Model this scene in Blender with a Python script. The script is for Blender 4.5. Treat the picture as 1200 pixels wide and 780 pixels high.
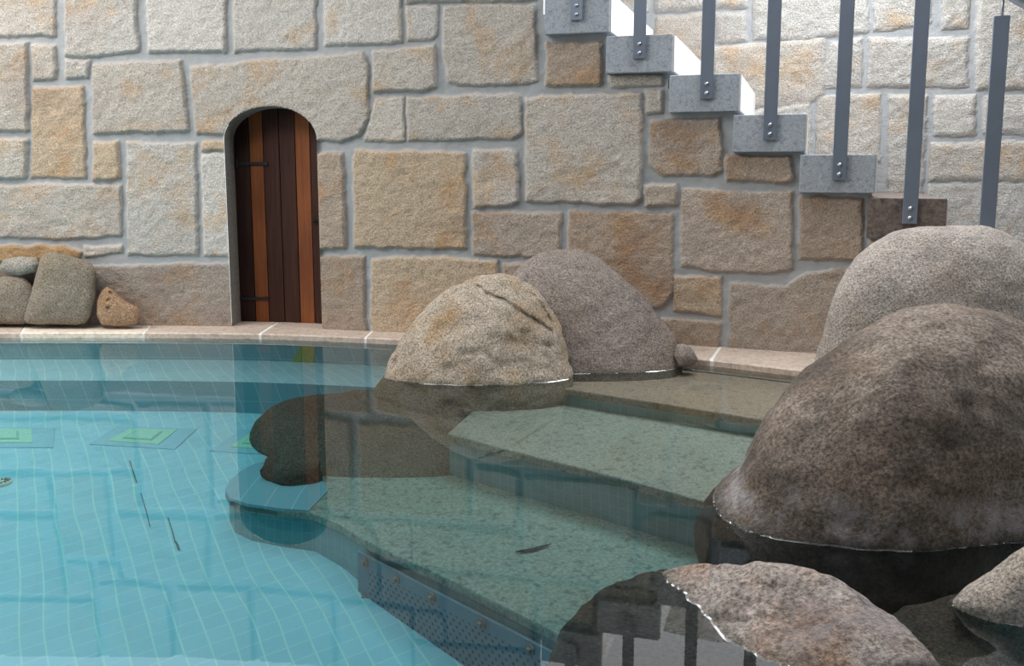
import bpy, bmesh, math, random
import numpy as np
from mathutils import Vector

random.seed(7)
S = bpy.context.scene
COL = S.collection
for o in list(bpy.data.objects):
    bpy.data.objects.remove(o)

# ------------------------------------------------------------------ camera
F, CX, CY, PITCH, CAMZ = 950.0, 600.0, 317.0, math.radians(7.0), 0.75
cam_data = bpy.data.cameras.new('camera')
cam = bpy.data.objects.new('camera', cam_data)
COL.objects.link(cam)
cam.location = (0, 0, CAMZ)
cam.rotation_euler = (math.radians(90) - PITCH, 0, 0)
cam_data.sensor_width = 36
cam_data.lens = F / 1200 * 36
cam_data.shift_y = (CY - 390) / 1200
cam_data.clip_start = 0.05
S.camera = cam

# ------------------------------------------------------------------ light
S.view_settings.view_transform = 'Standard'
S.view_settings.look = 'None'
S.view_settings.gamma = 1
S.view_settings.use_curve_mapping = False
S.view_settings.exposure = 0.0
S.cycles.max_bounces = 8
S.cycles.transparent_max_bounces = 12

world = bpy.data.worlds.new('sky')
S.world = world
world.use_nodes = True
wn = world.node_tree.nodes
bg = wn['Background']
wt = world.node_tree
w_tc = wt.nodes.new('ShaderNodeTexCoord')
w_sp = wt.nodes.new('ShaderNodeSeparateXYZ')
wt.links.new(w_tc.outputs['Generated'], w_sp.inputs[0])
w_mr = wt.nodes.new('ShaderNodeMapRange')       # daylight side behind the stone wall, dim room behind the viewer
for k_, v_ in zip((1, 2, 3, 4), (-0.25, 0.85, 0.14, 1.55)):
    w_mr.inputs[k_].default_value = v_
w_ad = wt.nodes.new('ShaderNodeMath')
w_ad.operation = 'MULTIPLY_ADD'                 # skylights overhead count like the daylight side
wt.links.new(w_sp.outputs[2], w_ad.inputs[0])
w_ad.inputs[1].default_value = 0.75
wt.links.new(w_sp.outputs[1], w_ad.inputs[2])
wt.links.new(w_ad.outputs[0], w_mr.inputs[0])
wt.links.new(w_mr.outputs[0], bg.inputs[1])
bg.inputs[0].default_value = (0.92, 0.955, 1.0, 1)


def area(name, loc, target, size, size_y, power, col):
    l = bpy.data.lights.new(name, 'AREA')
    l.shape = 'RECTANGLE'
    l.size, l.size_y, l.energy, l.color = size, size_y, power, col
    o = bpy.data.objects.new(name, l)
    COL.objects.link(o)
    o.location = loc
    o.rotation_euler = (Vector(target) - Vector(loc)).to_track_quat('-Z', 'Y').to_euler()
    return o


area('skylight', (-2.6, 2.45, 2.65), (-1.9, 3.4, 0.2), 3.2, 0.9, 84, (1.0, 0.985, 0.965))
area('left_window_light', (-4.3, 1.9, 1.5), (0.6, 2.4, 0.15), 1.6, 1.6, 48, (1.0, 0.98, 0.96))
area('stair_window_light', (1.5, 3.45, 2.55), (1.3, 3.5, 0.0), 2.2, 0.7, 92, (0.93, 0.97, 1.0))


# ------------------------------------------------------------------ helpers
def ray(px, py):
    dx, dy = (px - CX) / F, -(py - CY) / F
    c, s = math.cos(PITCH), math.sin(PITCH)
    return np.array([dx, c + dy * s, -s + dy * c])


ORG = np.array([0, 0, CAMZ])


def at_y(px, py, Y):
    d = ray(px, py)
    return ORG + d * (Y / d[1])


def at_z(px, py, z):
    d = ray(px, py)
    return ORG + d * ((z - CAMZ) / d[2])


def proj(P):
    P = np.asarray(P, float)
    c, s = math.cos(PITCH), math.sin(PITCH)
    X, Y, Z = P[..., 0], P[..., 1], P[..., 2] - CAMZ
    fwd = c * Y - s * Z
    up = s * Y + c * Z
    return CX + F * X / fwd, CY - F * up / fwd


def smooth_curve(xs, ys):
    """pchip-like smooth monotone interpolation through plan points"""
    xs, ys = np.array(xs, float), np.array(ys, float)
    m = np.gradient(ys, xs)

    def f(x):
        x = np.asarray(x, float)
        i = np.clip(np.searchsorted(xs, x) - 1, 0, len(xs) - 2)
        h = xs[i + 1] - xs[i]
        t = (x - xs[i]) / h
        h00 = 2 * t**3 - 3 * t**2 + 1
        h10 = t**3 - 2 * t**2 + t
        h01 = -2 * t**3 + 3 * t**2
        h11 = t**3 - t**2
        return h00 * ys[i] + h10 * h * m[i] + h01 * ys[i + 1] + h11 * h * m[i + 1]
    return f


def hash_n(ix, iy, iz, seed):
    h = (ix * 374761393 + iy * 668265263 + iz * 2147483647 + seed * 1274126177) & 0xFFFFFFFF
    h = ((h ^ (h >> 13)) * 1274126177) & 0xFFFFFFFF
    h = ((h ^ (h >> 16)) * 2246822519) & 0xFFFFFFFF
    return ((h ^ (h >> 15)) & 0xFFFFFF) / float(0xFFFFFF) * 2 - 1


def vnoise(P, scale, seed=0):
    Q = np.asarray(P, float) * scale + 1000.0
    I = np.floor(Q).astype(np.int64)
    t = Q - I
    t = t * t * t * (t * (t * 6 - 15) + 10)
    out = 0
    for a in (0, 1):
        for b in (0, 1):
            for c in (0, 1):
                w = (t[:, 0] if a else 1 - t[:, 0]) * (t[:, 1] if b else 1 - t[:, 1]) * (t[:, 2] if c else 1 - t[:, 2])
                out = out + w * hash_n(I[:, 0] + a, I[:, 1] + b, I[:, 2] + c, seed)
    return out


def fbm(P, scale, octs=4, seed=0, gain=0.5):
    P = np.asarray(P, float)
    out, amp = 0, 1.0
    for k in range(octs):
        out = out + amp * vnoise(P, scale * 2.03**k, seed + 17 * k)
        amp *= gain
    return out


def link_mesh(name, verts, faces, mats, parent=None, origin=None, smooth=True, face_mats=None):
    me = bpy.data.meshes.new(name)
    verts = np.asarray(verts, float)
    if origin is not None:
        verts = verts - np.asarray(origin, float)
    me.from_pydata([tuple(v) for v in verts], [], [tuple(int(i) for i in f) for f in faces])
    if not isinstance(mats, (list, tuple)):
        mats = [mats]
    for m in mats:
        me.materials.append(m)
    if face_mats is not None:
        me.polygons.foreach_set('material_index', np.asarray(face_mats, dtype=np.int32))
    me.polygons.foreach_set('use_smooth', np.full(len(me.polygons), smooth))
    me.update()
    o = bpy.data.objects.new(name, me)
    COL.objects.link(o)
    if origin is not None:
        o.location = tuple(origin)
    if parent is not None:
        o.parent = parent
        if origin is not None:
            o.location = Vector(origin) - Vector(world_loc(parent))
        else:
            o.location = -Vector(world_loc(parent))
    return o


LOC = {}


def world_loc(o):
    v = Vector(o.location)
    while o.parent:
        o = o.parent
        v = v + Vector(o.location)
    return v


def empty(name, loc):
    o = bpy.data.objects.new(name, None)
    o.empty_display_size = 0.1
    COL.objects.link(o)
    o.location = tuple(loc)
    return o


def tag(o, label=None, cat=None, group=None, kind=None):
    if label:
        o['label'] = label
    if cat:
        o['category'] = cat
    if group:
        o['group'] = group
    if kind:
        o['kind'] = kind
    return o


def bevel_mesh(o, width, segs=2):
    bm = bmesh.new()
    bm.from_mesh(o.data)
    es = [e for e in bm.edges if len(e.link_faces) == 2 and e.calc_face_angle(0) > 0.6]
    bmesh.ops.bevel(bm, geom=es, offset=width, segments=segs, profile=0.5, affect='EDGES', clamp_overlap=True)
    bm.to_mesh(o.data)
    bm.free()
    return o


def fix_normals(o):
    bm = bmesh.new()
    bm.from_mesh(o.data)
    bmesh.ops.recalc_face_normals(bm, faces=bm.faces)
    bm.to_mesh(o.data)
    bm.free()
    return o


def prism(outline, z0, z1):
    """closed prism over plan outline"""
    n = len(outline)
    v = [(p[0], p[1], z0) for p in outline] + [(p[0], p[1], z1) for p in outline]
    f = [tuple(range(n))[::-1], tuple(range(n, 2 * n))]
    for i in range(n):
        j = (i + 1) % n
        f.append((i, j, n + j, n + i))
    return v, f


def merge(*vf):
    V, Fc = [], []
    for v, f in vf:
        b = len(V)
        V += [tuple(p) for p in v]
        Fc += [tuple(i + b for i in q) for q in f]
    return V, Fc


def hexa(c8):
    """box from 8 corners: 4 bottom (ccw) then 4 top"""
    return [tuple(c) for c in c8], [(3, 2, 1, 0), (4, 5, 6, 7), (0, 1, 5, 4), (1, 2, 6, 5), (2, 3, 7, 6), (3, 0, 4, 7)]


def tube(p0, p1, r, n=12, r1=None):
    p0, p1 = Vector(p0), Vector(p1)
    d = (p1 - p0).normalized()
    a = d.orthogonal().normalized()
    b = d.cross(a)
    r1 = r if r1 is None else r1
    V, Fc = [], []
    for P, R in ((p0, r), (p1, r1)):
        for k in range(n):
            t = 2 * math.pi * k / n
            V.append(tuple(P + (a * math.cos(t) + b * math.sin(t)) * R))
    for k in range(n):
        j = (k + 1) % n
        Fc.append((k, j, n + j, n + k))
    Fc.append(tuple(range(n))[::-1])
    Fc.append(tuple(range(n, 2 * n)))
    return V, Fc


# ------------------------------------------------------------------ materials
def new_mat(name):
    m = bpy.data.materials.new(name)
    m.use_nodes = True
    nt = m.node_tree
    b = nt.nodes['Principled BSDF']
    return m, nt, b


def N(nt, t, **kw):
    n = nt.nodes.new(t)
    for k, v in kw.items():
        if k in ('operation', 'blend_type', 'data_type', 'attribute_name', 'noise_dimensions', 'feature', 'distance'):
            setattr(n, k, v)
        else:
            n.inputs[k].default_value = v
    return n


def mixc(nt, fac, a, b, mode='MIX'):
    n = nt.nodes.new('ShaderNodeMix')
    n.data_type = 'RGBA'
    n.blend_type = mode
    for sock, val in ((n.inputs[0], fac), (n.inputs[6], a), (n.inputs[7], b)):
        if hasattr(val, 'is_output'):
            nt.links.new(val, sock)
        elif isinstance(val, (int, float)):
            sock.default_value = val
        else:
            sock.default_value = (*val, 1)
    return n.outputs[2]


def mathn(nt, op, a, b=None, c=None):
    n = nt.nodes.new('ShaderNodeMath')
    n.operation = op
    for i, v in enumerate((a, b, c)):
        if v is None:
            continue
        if hasattr(v, 'is_output'):
            nt.links.new(v, n.inputs[i])
        else:
            n.inputs[i].default_value = v
    return n.outputs[0]


def ramp(nt, src, lo, hi, a=0.0, b=1.0):
    n = nt.nodes.new('ShaderNodeMapRange')
    n.inputs[1].default_value, n.inputs[2].default_value = lo, hi
    n.inputs[3].default_value, n.inputs[4].default_value = a, b
    nt.links.new(src, n.inputs[0])
    return n.outputs[0]


def noise(nt, vec, scale, detail=4, rough=0.6):
    n = N(nt, 'ShaderNodeTexNoise', Scale=scale, Detail=detail, Roughness=rough)
    nt.links.new(vec, n.inputs['Vector'])
    return n.outputs['Fac']


def bump(nt, h, strength, dist, normal=None):
    n = N(nt, 'ShaderNodeBump', Strength=strength, Distance=dist)
    nt.links.new(h, n.inputs['Height'])
    if normal is not None:
        nt.links.new(normal, n.inputs['Normal'])
    return n.outputs[0]


def stone_wall_mat(name):
    m, nt, b = new_mat(name)
    geo = nt.nodes.new('ShaderNodeNewGeometry').outputs['Position']
    att = nt.nodes.new('ShaderNodeAttribute')
    att.attribute_name = 'stone_tint'
    mor = nt.nodes.new('ShaderNodeAttribute')
    mor.attribute_name = 'mortar'
    grain = noise(nt, geo, 170, 3, 0.7)
    mid = noise(nt, geo, 38, 4, 0.65)
    big = noise(nt, geo, 5.0, 4, 0.6)
    big2 = noise(nt, geo, 3.1, 3, 0.55)
    c = mixc(nt, ramp(nt, grain, 0.33, 0.68), (0.58, 0.57, 0.56), (1.3, 1.3, 1.3))
    c = mixc(nt, 1.0, att.outputs['Color'], c, 'MULTIPLY')
    c2 = mixc(nt, 1.0, c, (1.02, 0.74, 0.46), 'MULTIPLY')
    c = mixc(nt, ramp(nt, big, 0.52, 0.70, 0, 0.75), c, c2)
    c3 = mixc(nt, 1.0, c, (0.80, 0.74, 0.72), 'MULTIPLY')
    c = mixc(nt, ramp(nt, big2, 0.55, 0.7, 0, 0.7), c, c3)
    sp = mixc(nt, ramp(nt, mid, 0.60, 0.75, 0, 0.35), c, (0.16, 0.13, 0.11))
    mcol = mixc(nt, mid, (0.33, 0.335, 0.34), (0.43, 0.435, 0.44))
    c = mixc(nt, mor.outputs['Fac'], sp, mcol)
    nt.links.new(c, b.inputs['Base Color'])
    b.inputs['Roughness'].default_value = 0.9
    mp = nt.nodes.new('ShaderNodeMapping')
    mp.inputs['Rotation'].default_value = (0, 0.6, 0)
    mp.inputs['Scale'].default_value = (20, 60, 75)
    nt.links.new(geo, mp.inputs[0])
    chis = noise(nt, mp.outputs[0], 1.0, 3, 0.6)
    hgt = mathn(nt, 'ADD', mathn(nt, 'MULTIPLY', grain, 0.9), mathn(nt, 'ADD', mathn(nt, 'MULTIPLY', chis, 0.55), mathn(nt, 'MULTIPLY', noise(nt, geo, 75, 3, 0.6), 0.7)))
    hgt = mathn(nt, 'MULTIPLY', hgt, mathn(nt, 'SUBTRACT', 1.0, mathn(nt, 'MULTIPLY', mor.outputs['Fac'], 0.75)))
    nt.links.new(bump(nt, hgt, 0.55, 0.02), b.inputs['Normal'])
    return m


def rock_mat(name, base, light, dark, ochre, ochre_amt=0.5, dark_amt=0.5, wet=0.03, seed=0.0, grain_scale=165, wet_dark=0.45, bumpd=0.02, salt=0.0, big_scale=4.0, dark_lo=0.48):
    m, nt, b = new_mat(name)
    tc = nt.nodes.new('ShaderNodeTexCoord').outputs['Object']
    mp = nt.nodes.new('ShaderNodeMapping')
    mp.inputs['Location'].default_value = (seed, seed * 1.7, -seed)
    nt.links.new(tc, mp.inputs[0])
    v = mp.outputs[0]
    grain = noise(nt, v, grain_scale, 3, 0.75)
    mid = noise(nt, v, 26, 8, 0.78)
    big = noise(nt, v, big_scale, 7, 0.68)
    big2 = noise(nt, v, 6.5, 4, 0.6)
    c = mixc(nt, ramp(nt, mid, 0.35, 0.68), base, light)
    c = mixc(nt, ramp(nt, big2, 0.50, 0.68, 0, ochre_amt), c, ochre)
    c = mixc(nt, ramp(nt, big, dark_lo, dark_lo + 0.18, 0, dark_amt), c, dark)
    g = mixc(nt, ramp(nt, grain, 0.34, 0.66), (0.36, 0.35, 0.35), (1.56, 1.55, 1.53))
    c = mixc(nt, 1.0, c, g, 'MULTIPLY')
    pits = noise(nt, v, 60, 2, 0.5)
    c = mixc(nt, ramp(nt, pits, 0.66, 0.74, 0, 0.7), c, dark)
    geo = nt.nodes.new('ShaderNodeNewGeometry').outputs['Position']
    sx = nt.nodes.new('ShaderNodeSeparateXYZ')
    nt.links.new(geo, sx.inputs[0])
    zz = mathn(nt, 'ADD', sx.outputs[2], mathn(nt, 'MULTIPLY', mathn(nt, 'SUBTRACT', mid, 0.5), -0.06))
    if salt > 0:        # pale mineral crust left above the waterline
        band = mathn(nt, 'MULTIPLY', ramp(nt, zz, 0.0, 0.03), ramp(nt, zz, 0.05, 0.11, 1, 0))
        c = mixc(nt, mathn(nt, 'MULTIPLY', mathn(nt, 'MULTIPLY', band, ramp(nt, noise(nt, v, 11, 5, 0.7), 0.46, 0.62)), salt), c, (0.50, 0.46, 0.46))
    w = ramp(nt, zz, -0.006, wet, 1, 0)
    if wet > 0:
        cw = mixc(nt, 1.0, c, (wet_dark * 0.9, wet_dark, wet_dark * 0.85), 'MULTIPLY')
        c = mixc(nt, w, c, cw)
        nt.links.new(mathn(nt, 'SUBTRACT', 0.85, mathn(nt, 'MULTIPLY', w, 0.4)), b.inputs['Roughness'])
    else:
        b.inputs['Roughness'].default_value = 0.85
    nt.links.new(c, b.inputs['Base Color'])
    h = mathn(nt, 'ADD', mathn(nt, 'MULTIPLY', grain, 0.6), mathn(nt, 'MULTIPLY', mid, 1.3))
    nt.links.new(bump(nt, h, 0.85, bumpd), b.inputs['Normal'])
    return m


def granite_mat(name, base, light, dark, scale=190, rough=0.7, bd=0.004):
    m, nt, b = new_mat(name)
    geo = nt.nodes.new('ShaderNodeNewGeometry').outputs['Position']
    g = noise(nt, geo, scale, 2, 0.7)
    g2 = noise(nt, geo, scale * 0.45, 3, 0.6)
    big = noise(nt, geo, 4, 4, 0.6)
    c = mixc(nt, ramp(nt, g, 0.38, 0.62), base, light)
    c = mixc(nt, ramp(nt, g2, 0.54, 0.66, 0, 0.8), c, dark)
    c = mixc(nt, 1.0, c, mixc(nt, big, (0.8, 0.8, 0.78), (1.18, 1.17, 1.15)), 'MULTIPLY')
    nt.links.new(c, b.inputs['Base Color'])
    b.inputs['Roughness'].default_value = rough
    nt.links.new(bump(nt, g, 0.4, bd), b.inputs['Normal'])
    return m


def tile_mat(name, tile_a, tile_b, grout, spacing, ang, vertical=False, gw=0.055, slant=0.0, gmix=0.8):
    m, nt, b = new_mat(name)
    geo = nt.nodes.new('ShaderNodeNewGeometry').outputs['Position']
    wob = N(nt, 'ShaderNodeTexNoise', Scale=2.2, Detail=1)
    nt.links.new(geo, wob.inputs['Vector'])
    sx = nt.nodes.new('ShaderNodeSeparateXYZ')
    nt.links.new(geo, sx.inputs[0])
    wv = mathn(nt, 'MULTIPLY', mathn(nt, 'SUBTRACT', wob.outputs['Fac'], 0.5), 0.05)
    x, y, z = sx.outputs
    ca, sa = math.cos(ang), math.sin(ang)
    u = mathn(nt, 'ADD', mathn(nt, 'ADD', mathn(nt, 'MULTIPLY', x, ca), mathn(nt, 'MULTIPLY', y, sa)), wv)
    if vertical:
        u = mathn(nt, 'ADD', u, mathn(nt, 'MULTIPLY', z, slant))
        v = z
    else:
        v = mathn(nt, 'ADD', mathn(nt, 'MULTIPLY', x, -sa), mathn(nt, 'MULTIPLY', y, ca))
    lines = []
    cells = []
    for q in (u, v):
        s = mathn(nt, 'DIVIDE', q, spacing)
        cells.append(mathn(nt, 'FLOOR', s))
        fr = mathn(nt, 'ABSOLUTE', mathn(nt, 'SUBTRACT', mathn(nt, 'FRACT', s), 0.5))
        lines.append(ramp(nt, fr, 0.5 - gw, 0.5 - gw * 0.5))
    cb = nt.nodes.new('ShaderNodeCombineXYZ')
    nt.links.new(cells[0], cb.inputs[0])
    nt.links.new(cells[1], cb.inputs[1])
    wn_ = nt.nodes.new('ShaderNodeTexWhiteNoise')
    nt.links.new(cb.outputs[0], wn_.inputs['Vector'])
    big = noise(nt, geo, 1.8, 3, 0.5)
    f = mathn(nt, 'ADD', mathn(nt, 'MULTIPLY', wn_.outputs['Value'], 0.55), mathn(nt, 'MULTIPLY', big, 0.5))
    c = mixc(nt, f, tile_a, tile_b)
    ln = mathn(nt, 'MULTIPLY', mathn(nt, 'MAXIMUM', lines[0], mathn(nt, 'MULTIPLY', lines[1], 0.6)), gmix)
    c = mixc(nt, ln, c, grout)
    nt.links.new(c, b.inputs['Base Color'])
    b.inputs['Roughness'].default_value = 0.45
    return m


def plain(name, col, rough=0.6, metal=0.0, var=0.0, scale=40):
    m, nt, b = new_mat(name)
    b.inputs['Roughness'].default_value = rough
    b.inputs['Metallic'].default_value = metal
    tc = nt.nodes.new('ShaderNodeTexCoord').outputs['Object']
    n = noise(nt, tc, scale, 4, 0.6)
    c = mixc(nt, n, tuple(max(0, q * (1 - var)) for q in col), tuple(q * (1 + var) for q in col))
    nt.links.new(c, b.inputs['Base Color'])
    return m


def wood_mat(name, a, b_, seed):
    m, nt, b = new_mat(name)
    tc = nt.nodes.new('ShaderNodeTexCoord').outputs['Object']
    mp = nt.nodes.new('ShaderNodeMapping')
    mp.inputs['Location'].default_value = (seed, 0, seed * 2)
    mp.inputs['Scale'].default_value = (60, 60, 3.5)
    nt.links.new(tc, mp.inputs[0])
    n = noise(nt, mp.outputs[0], 1.0, 5, 0.65)
    mp2 = nt.nodes.new('ShaderNodeMapping')
    mp2.inputs['Location'].default_value = (seed * 3, 0, 0)
    nt.links.new(tc, mp2.inputs[0])
    n2 = noise(nt, mp2.outputs[0], 3.0, 3, 0.5)
    c = mixc(nt, ramp(nt, n, 0.3, 0.7), a, b_)
    c = mixc(nt, 1.0, c, mixc(nt, n2, (0.6, 0.55, 0.55), (1.3, 1.3, 1.25)), 'MULTIPLY')
    nt.links.new(c, b.inputs['Base Color'])
    b.inputs['Roughness'].default_value = 0.7
    b.inputs['Specular IOR Level'].default_value = 0.2
    nt.links.new(bump(nt, n, 0.3, 0.004), b.inputs['Normal'])
    return m


M = {}
M['wall'] = stone_wall_mat('rough_hewn_stone')
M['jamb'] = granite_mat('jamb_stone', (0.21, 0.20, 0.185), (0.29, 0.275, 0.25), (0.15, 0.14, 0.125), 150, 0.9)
M['coping'] = granite_mat('coping_stone', (0.44, 0.35, 0.29), (0.56, 0.46, 0.39), (0.36, 0.28, 0.23), 70, 0.6)
M['coping_light'] = granite_mat('pale_coping_stone', (0.62, 0.53, 0.44), (0.74, 0.66, 0.57), (0.50, 0.41, 0.33), 60, 0.6)
M['joint'] = plain('white_joint', (0.78, 0.74, 0.68), 0.8, 0, 0.1)
M['tread'] = granite_mat('grey_granite', (0.28, 0.305, 0.345), (0.37, 0.395, 0.435), (0.20, 0.22, 0.25), 130, 0.75)
M['tread_stained'] = granite_mat('brown_stained_granite', (0.10, 0.075, 0.065), (0.17, 0.13, 0.115), (0.05, 0.04, 0.04), 60, 0.8)
M['riser'] = plain('pale_riser', (0.86, 0.83, 0.79), 0.75, 0, 0.05)
M['steel'] = plain('grey_steel', (0.20, 0.235, 0.29), 0.36, 0.45, 0.12, 12)
M['bolt'] = plain('bolt_steel', (0.5, 0.52, 0.56), 0.35, 0.9, 0.05)
M['iron'] = plain('black_iron', (0.012, 0.011, 0.012), 0.6, 0.2, 0.2)
M['shelf'] = granite_mat('shelf_granite', (0.30, 0.285, 0.225), (0.45, 0.43, 0.35), (0.17, 0.165, 0.14), 110, 0.7)
M['ledge_stone'] = granite_mat('brown_ledge_granite', (0.28, 0.215, 0.15), (0.40, 0.32, 0.24), (0.17, 0.13, 0.09), 110, 0.7)
M['nosing'] = granite_mat('shelf_edge_granite', (0.26, 0.24, 0.19), (0.36, 0.34, 0.28), (0.15, 0.14, 0.11), 120, 0.7)
TA = math.radians(31.4)
M['floor'] = tile_mat('pool_tiles', (0.46, 0.66, 0.71), (0.58, 0.76, 0.80), (0.86, 0.93, 0.80), 0.055, TA)
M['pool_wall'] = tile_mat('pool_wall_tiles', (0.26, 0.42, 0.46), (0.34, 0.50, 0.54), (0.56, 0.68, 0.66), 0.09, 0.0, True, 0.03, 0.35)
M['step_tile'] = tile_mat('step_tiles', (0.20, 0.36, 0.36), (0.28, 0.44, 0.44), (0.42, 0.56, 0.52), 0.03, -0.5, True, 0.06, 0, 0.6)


def water_mat():
    m = bpy.data.materials.new('pool_water')
    m.use_nodes = True
    nt = m.node_tree
    nt.nodes.clear()
    out = nt.nodes.new('ShaderNodeOutputMaterial')
    tr = nt.nodes.new('ShaderNodeBsdfTransparent')
    gl = nt.nodes.new('ShaderNodeBsdfGlossy')
    gl.inputs['Roughness'].default_value = 0.0
    fr = nt.nodes.new('ShaderNodeFresnel')
    fr.inputs['IOR'].default_value = 1.85
    geo = nt.nodes.new('ShaderNodeNewGeometry')
    n = noise(nt, geo.outputs['Position'], 3.0, 2, 0.5)
    bm_ = bump(nt, n, 0.02, 0.02)
    nt.links.new(bm_, gl.inputs['Normal'])
    mx = nt.nodes.new('ShaderNodeMixShader')
    nt.links.new(fr.outputs[0], mx.inputs[0])
    nt.links.new(tr.outputs[0], mx.inputs[1])
    nt.links.new(gl.outputs[0], mx.inputs[2])
    nt.links.new(mx.outputs[0], out.inputs['Surface'])
    va = nt.nodes.new('ShaderNodeVolumeAbsorption')
    va.inputs['Color'].default_value = (0.22, 0.80, 0.87, 1)
    va.inputs['Density'].default_value = 1.35
    nt.links.new(va.outputs[0], out.inputs['Volume'])
    return m


M['water'] = water_mat()

# ------------------------------------------------------------------ plan curves
CZ = 0.025      # top of the coping above the water
pts = [at_z(x, y, CZ) for x, y in ((0, 380), (160, 380.5), (330, 383), (430, 387), (600, 393), (790, 402.5), (950, 413))]
xs = [-4.6] + [p[0] for p in pts] + [1.75, 2.4, 3.2]
ys = [pts[0][1] + 0.02] + [p[1] for p in pts] + [pts[-1][1] - 0.19, pts[-1][1] - 0.43, pts[-1][1] - 0.75]
WALL = smooth_curve(xs, ys)
pf = [at_z(x, y, 0.012) for x, y in ((0, 393), (160, 393), (330, 395), (430, 399), (600, 408), (820, 424), (945, 438))]
EDGE = smooth_curve([-4.6] + [p[0] for p in pf] + [1.75, 2.4, 3.2],
                    [pf[0][1] + 0.02] + [p[1] for p in pf] + [pf[-1][1] - 0.19, pf[-1][1] - 0.43, pf[-1][1] - 0.75])


def at_wall(px, py, off=0.0, fn=WALL):
    d = ray(px, py)
    lo, hi = 0.5, 8.0
    for _ in range(50):
        mid = 0.5 * (lo + hi)
        P = ORG + d * mid
        if P[1] > fn(P[0]) - off:
            hi = mid
        else:
            lo = mid
    return ORG + d * lo


# ------------------------------------------------------------------ stone walls
def stones_sdf(px, py, polys):
    """signed distance (px, >0 inside) to the nearest stone, and its index"""
    best = np.full(px.shape, -99.0)
    idx = np.full(px.shape, -1, int)
    for k, poly in enumerate(polys):
        P = np.array(poly, float)
        x0, y0, x1, y1 = P[:, 0].min() - 8, P[:, 1].min() - 8, P[:, 0].max() + 8, P[:, 1].max() + 8
        sel = np.where((px > x0) & (px < x1) & (py > y0) & (py < y1))[0]
        if not len(sel):
            continue
        X, Y = px[sel], py[sel]
        dist = np.full(X.shape, 1e9)
        ins = np.zeros(X.shape, bool)
        n = len(P)
        for i in range(n):
            a, b = P[i], P[(i + 1) % n]
            e = b - a
            L = max(e @ e, 1e-9)
            t = np.clip(((X - a[0]) * e[0] + (Y - a[1]) * e[1]) / L, 0, 1)
            d = np.hypot(X - a[0] - t * e[0], Y - a[1] - t * e[1])
            dist = np.minimum(dist, d)
            c = ((a[1] > Y) != (b[1] > Y))
            with np.errstate(divide='ignore', invalid='ignore'):
                xi = (b[0] - a[0]) * (Y - a[1]) / (b[1] - a[1]) + a[0]
            ins ^= c & (X < xi)
        sd = np.where(ins, dist, -dist)
        up = sd > best[sel]
        best[sel[up]] = sd[up]
        idx[sel[up]] = k
    return best, idx


def wall_mesh(name, U, Z, base_fn, out_dir, polys, tints, keep, relief=0.015, snap=None, mortar_depth=0.0, seed=1, soften=3.2):
    nu, nz = len(U), len(Z)
    uu, zz = np.meshgrid(U, Z)
    uu, zz = uu.ravel(), zz.ravel()
    P = base_fn(uu, zz)
    if snap is not None:
        P = snap(P)
    px, py = proj(P)
    Q = np.stack([px, py, np.zeros_like(px)], 1)
    wx = 1.3 * vnoise(Q, 1 / 16.0, seed) + 0.7 * vnoise(Q, 1 / 5.0, seed + 3)
    wy = 1.3 * vnoise(Q, 1 / 16.0, seed + 5) + 0.7 * vnoise(Q, 1 / 5.0, seed + 7)
    sd, idx = stones_sdf(px + wx, py + wy, polys)
    t = np.clip((sd + 1.6) / soften, 0, 1)
    prof = t * t * (3 - 2 * t)
    rough = 0.0026 * fbm(P, 34, 3, seed + 11) + 0.003 * fbm(P, 7, 2, seed + 13)
    rnd = np.array([random.uniform(-0.004, 0.006) for _ in polys] + [0])
    h = prof * (relief + rough + rnd[idx]) + (1 - prof) * 0.0015 * fbm(P, 30, 2, seed + 19)
    if snap is not None:        # the edge of the door opening meets the jamb lining
        h = np.where(np.abs(opening_sd(P[:, 0], P[:, 2])) < 0.0012, 0.013, h)
    P2 = P + out_dir(P) * h[:, None]
    col = np.ones((len(P), 4), np.float32)
    T = np.array([tuple(c) for c in tints] + [(0.5, 0.5, 0.5)])
    col[:, :3] = T[idx]
    mort = 1 - np.clip((sd + 1.3) / 1.6, 0, 1)
    ok = keep(P, px, py)
    grid = np.arange(nu * nz).reshape(nz, nu)
    quads = np.stack([grid[:-1, :-1], grid[:-1, 1:], grid[1:, 1:], grid[1:, :-1]], -1).reshape(-1, 4)
    quads = quads[ok[quads].all(1)]
    used = np.unique(quads)
    remap = np.full(len(P), -1)
    remap[used] = np.arange(len(used))
    quads = remap[quads]
    me = bpy.data.meshes.new(name)
    V = P2[used].astype(np.float32)
    me.vertices.add(len(V))
    me.vertices.foreach_set('co', V.ravel())
    me.loops.add(len(quads) * 4)
    me.loops.foreach_set('vertex_index', quads.ravel().astype(np.int32))
    me.polygons.add(len(quads))
    me.polygons.foreach_set('loop_start', (np.arange(len(quads)) * 4).astype(np.int32))
    me.update(calc_edges=True)
    me.polygons.foreach_set('use_smooth', np.ones(len(quads), bool))
    a = me.attributes.new('stone_tint', 'FLOAT_COLOR', 'POINT')
    a.data.foreach_set('color', col[used].ravel())
    a = me.attributes.new('mortar', 'FLOAT', 'POINT')
    a.data.foreach_set('value', mort[used].astype(np.float32))
    me.materials.append(M['wall'])
    me.validate()
    o = bpy.data.objects.new(name, me)
    COL.objects.link(o)
    return o


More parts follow.
